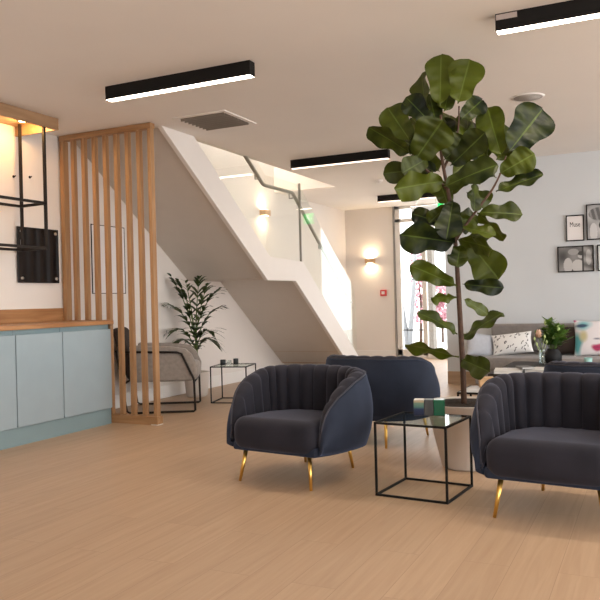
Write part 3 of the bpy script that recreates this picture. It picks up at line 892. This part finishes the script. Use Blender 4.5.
FRONDS = [(-0.008, 0.0, 0.694, -0.349, -0.163, 1.358), (-0.007, 0.001, 0.75, -0.138, -0.117, 1.306), (0.005, 0.007, 0.806, 0.02, 0.069, 1.326), (0.004, 0.006, 0.75, 0.275, 0.08, 1.205), (-0.009, 0.0, 0.66, -0.226, -0.215, 1.052), (0.012, 0.01, 0.659, 0.238, 0.174, 1.013), (-0.021, -0.006, 0.581, -0.162, -0.184, 0.76), (0.01, 0.009, 0.58, 0.199, 0.011, 0.737), (-0.022, -0.006, 0.525, -0.164, -0.13, 0.611), (0.009, 0.008, 0.524, 0.147, 0.13, 0.618), (-0.008, 0.0, 0.694, -0.143, 0.047, 1.286), (0.002, 0.005, 0.693, 0.072, 0.15, 1.245)]

def smooth_path(pts, n=4):
    P = [Vector(p) for p in pts]; out = []
    for i in range(len(P) - 1):
        p0, p1, p2, p3 = P[max(i - 1, 0)], P[i], P[i + 1], P[min(i + 2, len(P) - 1)]
        for k in range(n):
            t = k / n
            out.append(.5 * ((2 * p1) + (p2 - p0) * t + (2 * p0 - 5 * p1 + 4 * p2 - p3) * t * t + (3 * p1 - p0 - 3 * p2 + p3) * t ** 3))
    return out + [P[-1]]
tk = smooth_path([(-.01, -.004, .37)] + TRUNK[1:])
MB().tube(tk, [.019 - .011 * i / len(tk) for i in range(len(tk))], 12).build('trunk', M['bark'], fg)
for br in (BRANCH, BRANCH2, BRANCH3):
    p = smooth_path(br)
    MB().tube(p, [.0095 - .005 * i / len(p) for i in range(len(p))], 10).build('branch', M['bark'], fg)
WT = [(0, .03), (.05, .05), (.09, .34), (.15, .54), (.25, .64), (.36, .66), (.48, .74), (.60, .90), (.70, .99), (.78, .98), (.86, .85), (.92, .66), (.965, .42), (.988, .22), (1.0, .05)]
def wprof(t):
    for (a, x), (b, y) in zip(WT, WT[1:]):
        if t <= b: return x + (y - x) * (t - a) / (b - a)
    return WT[-1][1]
US = (-1, -.72, -.45, -.2, -.045, .045, .2, .45, .72, 1)
def fig_leaf(b, t, w, rnd):
    b, t = Vector(b), Vector(t)
    lowdown = b.z < 1.36; w *= .98 if lowdown else 1.18; ax = t - b; t = t + ax * .06; ax = t - b; L = ax.length; ax.normalize()
    view = (Vector((0, 0, 1.06)) - (FIG_LOC + (b + t) / 2)).normalized()
    n = (view - ax * view.dot(ax)).normalized()
    W = max(w, (.40 if lowdown else .54) * L)
    phi = math.acos(min(1, w / W)) * (1 if n.z > 0 else -1) * rnd.choice((1, 1, .8))
    if rnd.random() < .35: phi = -phi
    rot = Matrix.Rotation(phi + rnd.uniform(-.2, .2), 3, ax)
    n = (rot @ n).normalized(); s = ax.cross(n).normalized()
    curl = rnd.uniform(.02, .16) * L * (1 if n.z > -.2 else -1)
    fold = rnd.uniform(.10, .30); und = rnd.uniform(.06, .13) * L; ph = rnd.uniform(0, 6.28)
    NT = 22
    mb = MB()
    vs = []
    for i in range(NT):
        tt = i / (NT - 1); hw = W * .5 * wprof(tt)
        for u in US:
            z = fold * abs(u) * hw + und * .5 * u * u * math.sin(tt * 15 + ph + (1.4 if u > 0 else 0)) - curl * (tt ** 2 - .25 * tt) * 1.0
            z += .035 * W * math.sin(abs(u) * 2.2 + tt * 34) * abs(u) * (1 - abs(u)) * 2
            p = b + ax * (L * tt) + s * (u * hw) + n * z
            vs.append(p)
    nu = len(US)
    for i in range(NT - 1):
        for j in range(nu - 1):
            mb.cur = 1 if j == 4 else 0
            q_ = [i * nu + j, i * nu + j + 1, (i + 1) * nu + j + 1, (i + 1) * nu + j]
            mb.f.append(tuple(q_)); mb.mi.append(mb.cur); mb.sm.append(True)
    mb.v = [tuple(p) for p in vs]
    return mb.build('leaf', [M['leaf'], M['rib']], fg, recalc=False, merge=False)
rnd = random.Random(7)
for q_ in FIG_LEAVES:
    fig_leaf(q_[:3], q_[3:6], q_[6], rnd)

# ================================================================== KENTIA PALM
kp = thing('potted_palm', 'slender potted palm behind the grey armchair', 'plant', (-4.7, 7.07, 0))
MB().lathe([(0, 0), (.10, 0), (.12, .02), (.145, .27), (.15, .28), (.138, .28), (.13, .25)], n=32).build('pot', M['potwhite'], kp)
MB().lathe([(0, .262), (.132, .258)], n=32).build('soil', M['soil'], kp)
rnd = random.Random(3)
for fr in FRONDS:
    b = Vector(fr[:3]); t = Vector(fr[3:])
    if t.x < -.2: t.x = -.2
    base = Vector((rnd.uniform(-.03, .03), rnd.uniform(-.03, .03), .25))
    d = t - b
    mid = b + d * .5 + Vector((0, 0, .16 * Vector((d.x, d.y, 0)).length + .04))
    path = smooth_path([base, base.lerp(b, .6), b, mid, t], 6)
    fo = thing_part = None
    MBf = MB()
    MBf.cur = 1
    MBf.tube(path, [.011 - .009 * i / len(path) for i in range(len(path))], 6)
    MBf.cur = 0
    nP = len(path); st_ = int(nP * .5)
    for i in range(st_, nP):
        if (nP - i) % 3 == 2: continue
        f_ = (i - st_) / max(1, nP - 1 - st_)
        p = path[i]; dd = (path[min(i + 1, nP - 1)] - path[i - 1]).normalized()
        side = dd.cross(Vector((0, 0, 1)))
        if side.length < .1: side = Vector((1, 0, 0))
        side.normalize()
        ln_ = (.23 * math.sin(math.pi * (.22 + .7 * f_)) + .04) * rnd.uniform(.8, 1.15)
        for sg in (-1, 1):
            dirv = (dd * (.6 + .5 * f_) + side * sg * (.95 - .35 * f_) + Vector((0, 0, .02))).normalized()
            wv = dirv.cross(Vector((0, 0, 1))).normalized() * .019
            rows = []
            for k in range(5):
                tt = k / 4
                c = p + dirv * (ln_ * tt) + Vector((0, 0, -.22 * ln_ * tt * tt * 2))
                ww = wv * (1.0 if 0 < k < 3 else .45) * (.12 if k == 4 else 1)
                rows += [c - ww, c + ww + Vector((0, 0, .003))]
            MBf.add(rows, [(2 * k, 2 * k + 1, 2 * k + 3, 2 * k + 2) for k in range(4)], True)
    MBf.v = [(max(p[0], -.288), p[1], p[2]) for p in MBf.v]
    MBf.build('frond', [M['palm'], M['palmstem']], kp, merge=False, recalc=False)

# ================================================================== GREY LOUNGE ARMCHAIR
la = thing('lounge_armchair', 'warm grey fabric lounge armchair with dark metal sled frame behind the screen', 'armchair', (-4.49, 6.18, 0), R(29))
# local: faces +x, right-hand side is -y
MB().rbox((.03, 0, .385), (.32, .25, .085), .05).build('seat_cushion', M['greyfab'], la)
def arm(sy):
    def prof(u, v): return None
    # side panel: tall at the back, sloping down in front
    poly = [(-.30, .30), (.30, .30), (.345, .36), (.35, .44), (.30, .56), (.24, .615), (.1, .64), (-.3, .66)]
    m_ = MB(); m_.prism(poly, 'Y', sy * .27 - .035, sy * .27 + .035)
    return m_.build('arm', M['greyfab'], la, bevel=.022)
arm(-1); arm(1)
MB().rbox((-.30, 0, .57), (.05, .24, .26), .05, fn=lambda v: Vector((v.x - .28 * (v.z - .35), v.y, v.z))).build('back_cushion', M['brownfab'], la)
for sy in (-1, 1):
    y = sy * .325
    MB().tube([(-.36, y, .60), (.16, y, .585), (.205, y, .57), (.315, y, .33), (.32, y, .30), (.325, y, .02), (.31, y, .01), (-.30, y, .01), (-.33, y, .03), (-.42, y, .62)], .011, 10).build('side_frame', M['bronze'], la)
MB().tube([(.318, -.325, .292), (.318, .325, .292)], .011, 10).build('front_rail', M['bronze'], la)
MB().tube([(-.34, -.325, .30), (-.34, .325, .30)], .011, 10).build('rear_rail', M['bronze'], la)

# framed print behind the screen
wp = thing('framed_print', 'thin black frame with white paper on the wall behind the slats', 'picture', (-4.998, 5.975, 1.515))
f_ = MB(); 
for y in (-.255, .245): f_.box(0, .008, y + .002, y + .008, -.345, .345)
for z in (-.345, .335): f_.box(0, .008, -.253, .253, z + .002, z + .008)
f_.build('frame', M['black'], wp, merge=False)
MB().box(0, .006, -.245, .245, -.335, .335).build('print', M['paper'], wp)

# ================================================================== SOFA CORNER
so = thing('sofa', 'long taupe grey sofa along the pale grey wall', 'sofa', (-.3, 8.45, 0))
SX0, SX1 = -1.52, 1.9
MB().rbox(((SX0 + SX1) / 2 + .04, .33, .52), ((SX1 - SX0) / 2 - .05, .09, .205), .03, 5).build('backrest', M['sofafab'], so)
for a, b in ((SX0, .12), (.12, SX1)):
    MB().rbox(((a + b) / 2, -.05, .32), ((b - a) / 2 - .004, .37, .07), .035, 5).build('seat_cushion', M['sofafab'], so)
MB().box(SX0 + .03, SX1 - .03, -.38, .40, .10, .25).build('sofa_base', M['sofafab'], so, bevel=.015)
for x in (SX0 + .12, .1, SX1 - .12):
    for y in (-.32, .34): MB().tube([(x, y, 0), (x, y, .105)], .02, 10).build('leg', M['black'], so)

def cushion(lab, loc, rot, hx, hz, mat, grp=None, pat=None, name='cushion'):
    t = tag(MB().grid(lambda u, v: cush(u, v, hx, hz, 1), 41, 41).add([], []).build('tmp', mat), lab, 'cushion', grp)
    bpy.data.objects.remove(t)
    m_ = MB()
    m_.grid(lambda u, v: cush(u, v, hx, hz, -1), 61, 61)
    m_.grid(lambda u, v: cush(u, v, hx, hz, 1), 61, 61)
    o = m_.build(name, mat)
    o.location = loc; o.rotation_euler = rot
    tag(o, lab, 'cushion', grp)
    if pat: paint(o, pat)
    return o
def cush(u, v, hx, hz, s):
    a, b = 2 * u - 1, 2 * v - 1
    k = (max(0, 1 - a * a) * max(0, 1 - b * b)) ** .45
    pin = 1 - .07 * (1 - b * b) * abs(a) ** 2; pin2 = 1 - .07 * (1 - a * a) * abs(b) ** 2
    return (a * hx * pin, s * .075 * k, b * hz * pin2)
rp = random.Random(5)
MK = [(rp.uniform(-.85, .85), rp.uniform(-.8, .8), rp.uniform(-.9, .9)) for _ in range(40)]
def dashes(co, n):
    x, z = co.x / .22, co.z / .125
    for a, b, th in MK:
        dx, dz = (x - a) * .22, (z - b) * .125
        c, s = math.cos(th + 1.2), math.sin(th + 1.2)
        if abs(dx * c + dz * s) < .013 and abs(-dx * s + dz * c) < .0042: return (.03, .03, .035)
    return (.82, .82, .82)
def ell(x, z, cx, cz, rx, rz): return ((x - cx) / rx) ** 2 + ((z - cz) / rz) ** 2
def watercolour(co, n):
    x, z = co.x / .23, co.z / .21
    if co.y > .002: return (.70, .69, .70)
    c = Vector((.72, .68, .70))
    wob = .12 * math.sin(9 * x + 3 * z) + .1 * math.sin(7 * z - 4 * x)
    def blend(col, k):
        nonlocal c
        k = max(0, min(1, k)); c = c.lerp(Vector(col), k)
    blend((.08, .33, .36), 1.3 - ell(x, z, -.80 + wob * .3, -.35, .22, .62) )
    blend((.55, .50, .28), 1.1 - ell(x, z, -.55, .05, .22, .35))
    blend((.16, .45, .50), (1.2 - ell(x, z, -.55 + wob * .4, .62, .42, .3)) * .9)
    blend((.03, .06, .12), 1.4 - ell(x, z, -.62 + wob * .2, .60, .34, .11) * 1.2)
    blend((.15, .15, .20), 1.0 - ell(x, z, .03, -.10, .20, .06))
    blend((.42, .02, .10), 1.5 - ell(x, z, .06, -.52 - .03 * math.cos(12 * x), .27, .17))
    blend((.20, .01, .06), (1.0 - ell(x, z, .06, -.52, .26, .03)) * .9)
    blend((.55, .06, .18), 1.2 - ell(x, z, .62, .55, .2, .3))
    blend((.45, .03, .2), 1.2 - ell(x, z, -.92, .92, .10, .10))
    return tuple(c)
cushion('white cushion with black dash marks on the sofa', (-1.455, 8.46, .515), (R(-24), R(-7), R(4)), .22, .125, M['printed'], 'sofa cushions', dashes)
cushion('plain grey cushion behind the vase of greenery on the sofa', (-1.135, 8.54, .515), (R(-20), R(20), 0), .09, .12, M['cushgrey'], 'sofa cushions')
cushion('dark brown cushion beside the watercolour cushion on the sofa', (-.845, 8.58, .545), (R(-14), 0, 0), .165, .16, M['brownfab'], 'sofa cushions')
cushion('white cushion with watercolour eye and magenta lips at the picture edge', (-.585, 8.47, .575), (R(-16), 0, R(4)), .225, .20, M['printed'], 'sofa cushions', watercolour)
cushion('pale cushion shape standing in for the lit wall patch at the sofa end', (-1.80, 8.42, .50), (R(-20), R(10), R(40)), .17, .14, M['lilac'], 'sofa cushions')  # cushion shape added in place of lit wall and a sofa shadow

# pictures over the sofa
def picture(lab, x0, x1, z0, z1, pat=None, n=60, mat='printed'):
    t = thing('framed_picture', lab, 'picture', ((x0 + x1) / 2, 8.928, (z0 + z1) / 2), group='pictures over the sofa')
    hx, hz = (x1 - x0) / 2, (z1 - z0) / 2
    f2 = MB(); b = .011
    f2.box(-hx, -hx + b, -.03, 0, -hz, hz); f2.box(hx - b, hx, -.03, 0, -hz, hz); f2.box(-hx + b, hx - b, -.03, 0, -hz, -hz + b); f2.box(-hx + b, hx - b, -.03, 0, hz - b, hz)
    f2.build('frame', M['black'], t, merge=False)
    if pat:
        nx = n; nz = n
        p = MB().grid(lambda u, v: ((2 * u - 1) * (hx - b), -.018, (2 * v - 1) * (hz - b)), nx, nz).build('print', M['printed'], t, merge=False)
        paint(p, lambda co, nn: pat(co.x / hx, co.z / hz))
    else:
        MB().box(-hx + b, hx - b, -.02, -.005, -hz + b, hz - b).build('print', M[mat], t)
    return t
def couple(x, z):
    g = .16 + .10 * math.sin(5 * x + 2) * math.sin(3 * z + 1)
    if ell(x, z, .28, .25, .16, .22) < 1: g = .46
    if ell(x, z, .30, .42, .20, .16) < 1: g = .05
    if ell(x, z, -.12, .55, .3, .25) < 1: g = .33
    if ell(x, z, .12, -.55, .34, .5) < 1: g = .52
    if ell(x, z, -.42, -.5, .25, .6) < 1: g = .50
    if .36 < x < .46: g = .04
    if x >= .46: g = .22 + .2 * math.sin(8 * z + 4 * x) * .5 + (.2 if ell(x, z, .72, .1, .16, .6) < 1 else 0)
    return (g, g * .98, g * .97)
def figure(x, z):
    g = .36 + .14 * math.sin(6 * x + 1.5 * z) * math.sin(4 * z)
    if ell(x, z, -.25, .45, .6, .35) < 1: g = .12 + .15 * (math.sin(18 * x + 5 * z) > .3)
    if ell(x, z, -.05, -.2, .17, .2) < 1 or (abs(x + .04) < .10 * (z + 1.0) and -.8 < z < -.2): g = .04
    if ell(x, z, -.55, -.55, .25, .5) < 1: g = .58
    return (g, g, g * 1.02)
mu = picture('small white print with black lettering in a black frame', -.905, -.714, 1.645, 1.937, None, mat='paper')
picture('black and white figure picture, highest in the group', -.688, -.36, 1.648, 2.045, figure)
picture('wide black and white couple photograph, lowest of the pictures', -1.004, -.620, 1.298, 1.590, couple)
picture('framed pale print beside the couple photograph, cut by the edge', -.582, -.22, 1.298, 1.590, lambda x, z: (.70, .74, .73) if ell(x, z, .1, 0, .5, .6) > 1 else (.45, .60, .60))
fc = bpy.data.curves.new('lettering', 'FONT'); fc.body = 'Muse'; fc.size = .062; fc.align_x = 'CENTER'; fc.extrude = .0006
fo = bpy.data.objects.new('lettering', fc); COL.objects.link(fo); fc.materials.append(M['black']); fo.parent = [c for c in mu.children if c.name.startswith('print')][0]
bpy.context.view_layer.update()
lm = bpy.data.meshes.new_from_object(fo); bpy.data.objects.remove(fo); lm.materials.clear(); lm.materials.append(M['black'])
fo = bpy.data.objects.new('lettering', lm); COL.objects.link(fo); fo.parent = [c for c in mu.children if c.name.startswith('print')][0]
fo.location = (0, -.0212, .015); fo.rotation_euler = (R(90), 0, 0); fo.scale = (.85, 1.25, 1)

# coffee table with its things
ct = thing('coffee_table', 'low black coffee table with dark top in front of the sofa', 'table', (-.80, 6.83, 0))
MB().box(-.47, .47, -.62, .62, .385, .41).build('table_top', M['bronze'], ct, bevel=.003)
for x in (-1, 1):
    for y in (-1, 1): MB().box(x * .45 - .011, x * .45 + .011, y * .60 - .011, y * .60 + .011, 0, .386).build('leg', M['black'], ct)
f_ = MB()
for x in (-1, 1): f_.box(x * .45 - .011, x * .45 + .011, -.588, .588, 0, .02)
f_.build('floor_frame', M['black'], ct, merge=False)
lt = thing('nesting_table', 'low square marble-topped table with thin black frame behind the fig pot', 'table', (-1.165, 5.84, 0))
MB().box(-.21, .21, -.21, .21, .312, .33).build('table_top', M['marble'], lt, bevel=.003)
for x in (-1, 1):
    for y in (-1, 1): MB().box(x * .214 - .007, x * .214 + .007, y * .214 - .007, y * .214 + .007, 0, .312).build('leg', M['black'], lt)
f_ = MB()
for q in (-1, 1):
    f_.box(-.221, .221, q * .2145 - .0065, q * .2145 + .0065, .314, .329); f_.box(q * .2145 - .0065, q * .2145 + .0065, -.221, .221, .314, .329)
f_.build('top_frame', M['black'], lt, merge=False)
bx = thing('wooden_box', 'small pale wooden box on the low marble table', 'box', (-1.235, 5.975, .3305), R(20))
MB().box(-.055, .055, -.045, .045, 0, .065).build('box_body', M['ply'], bx, bevel=.003)
MB().box(-.057, .057, -.047, .047, .066, .08).build('lid', M['ply'], bx, bevel=.003)

def book(lab, loc, rz, w_, d_, h_, cover):
    t = thing('book', lab, 'book', loc, rz, group='books on the coffee table')
    MB().box(-w_ / 2, w_ / 2, -d_ / 2, d_ / 2, 0, .004).build('back_cover', M[cover], t)
    MB().box(-w_ / 2 + .004, w_ / 2 - .004, -d_ / 2 + .004, d_ / 2 - .004, .004, h_ - .004).build('pages', M['pages'], t)
    MB().box(-w_ / 2, w_ / 2, -d_ / 2, d_ / 2, h_ - .004, h_).build('front_cover', M[cover], t)
    MB().box(-w_ / 2 - .003, -w_ / 2, -d_ / 2, d_ / 2, 0, h_).build('spine', M[cover], t)
book('white book lying flat near the end of the dark coffee table', (-1.13, 6.37, .411), R(8), .22, .28, .025, 'bookwhite')
book('white book beside the flower vase on the coffee table', (-.875, 6.44, .411), R(-14), .18, .24, .03, 'bookwhite')
book('grey book lying across the white book', (-1.0, 6.40, .4425), R(30), .10, .15, .018, 'bookgrey')

# black vase with greenery
vz = thing('vase_of_greenery', 'matt black vase of bushy greenery on the coffee table', 'vase', (-.885, 7.28, .411))
MB().lathe([(0, 0), (.058, 0), (.078, .02), (.082, .07), (.070, .10), (.052, .125), (.05, .135), (.044, .135), (.042, .10), (0, .09)], n=32).build('vase', M['vaseblack'], vz)
rnd = random.Random(9)
sm_ = MB()
for k in range(24):
    a = rnd.random() * 6.28; sp_ = rnd.uniform(.02, .145)
    hgt = .40 - 1.0 * sp_ + rnd.uniform(-.05, .03)
    e_ = Vector((sp_ * math.cos(a), sp_ * math.sin(a), hgt))
    b_ = Vector((.02 * math.cos(a), .02 * math.sin(a), .12))
    path = smooth_path([b_, b_.lerp(e_, .5) + Vector((0, 0, .03)), e_], 4)
    sm_.cur = 1; sm_.tube(path, .0025, 5); sm_.cur = 0
    for i in range(2, len(path)):
        for q in range(2):
            an = rnd.random() * 6.28
            d_ = Vector((math.cos(an), math.sin(an), rnd.uniform(.1, .9))).normalized(); L_ = rnd.uniform(.06, .10)
            s_ = d_.cross(Vector((0, 0, 1))).normalized() * L_ * .34; p = path[i]
            sm_.add([p, p + d_ * L_ * .45 - s_, p + d_ * L_ * .5 + Vector((0, 0, -.006)), p + d_ * L_ * .45 + s_, p + d_ * L_], [(0, 1, 2), (0, 2, 3), (1, 4, 2), (2, 4, 3)], True)
sm_.build('foliage', [M['bouquet'], M['palmstem']], vz, merge=False, recalc=False)
for k, (x, y, z) in enumerate(((-.03, -.06, .30), (.02, -.075, .24), (-.05, -.05, .38), (.06, -.05, .33))):
    MB().lathe([(0, -.03), (.012, -.018), (.016, 0), (.012, .018), (0, .028)], (x, y, z), 12).build('bud', M['bud'], vz)
gv = thing('flower_vase', 'clear glass vase holding a peach flower on the coffee table', 'vase', (-.955, 7.08, .411))
MB().lathe([(0, .001), (.026, .001), (.030, .02), (.027, .13), (.03, .15), (.028, .15), (.025, .13), (.027, .02), (0, .012)], n=24).build('vase', M['clearjar'], gv)
MB().tube([(0, 0, .02), (-.005, 0, .16), (-.025, 0, .27)], .003, 6).build('stem', M['palmstem'], gv)
fl_ = MB()
for ring, (n_, rr2, zz, tilt) in enumerate(((6, .034, .27, .5), (6, .026, .285, .9), (4, .014, .30, 1.2))):
    for k in range(n_):
        a = 2 * math.pi * k / n_ + ring * .5
        def pet(u, v, a=a, rr2=rr2, zz=zz, tilt=tilt):
            w2 = math.sin(math.pi * min(1, .12 + u * .88)) * .02
            r2 = .006 + rr2 * u * math.cos(tilt * u)
            tx = (2 * v - 1) * w2
            return (-.025 + r2 * math.cos(a) - tx * math.sin(a), r2 * math.sin(a) + tx * math.cos(a), zz - .02 + .05 * u * math.sin(tilt) - .0)
        fl_.grid(pet, 6, 5)
fl_.build('flower', M['peach'], gv, merge=False, recalc=False)
b2 = MB()
for x, z in ((-.06, .20), (.03, .22), (.045, .17), (-.04, .15)):
    b2.tube([(0, 0, .12), (x * .6, -.01, z - .02), (x, -.01, z + .03)], .002, 5)
    b2.lathe([(0, -.018), (.009, -.006), (.010, .006), (0, .02)], (x, -.01, z + .04), 10)
b2.build('bud_spray', M['bud'], gv, merge=False)
tj = thing('tealight_holder', 'pale teal tealight holder on the coffee table', 'candle holder', (-.57, 7.2, .411))
MB().lathe([(0, 0), (.032, 0), (.036, .06), (.031, .06), (.028, .01), (0, .01)], n=24).build('holder', M['teal'], tj)
MB().lathe([(0, .011), (.026, .011), (.026, .03), (0, .03)], n=20).build('wax', M['paper'], tj)
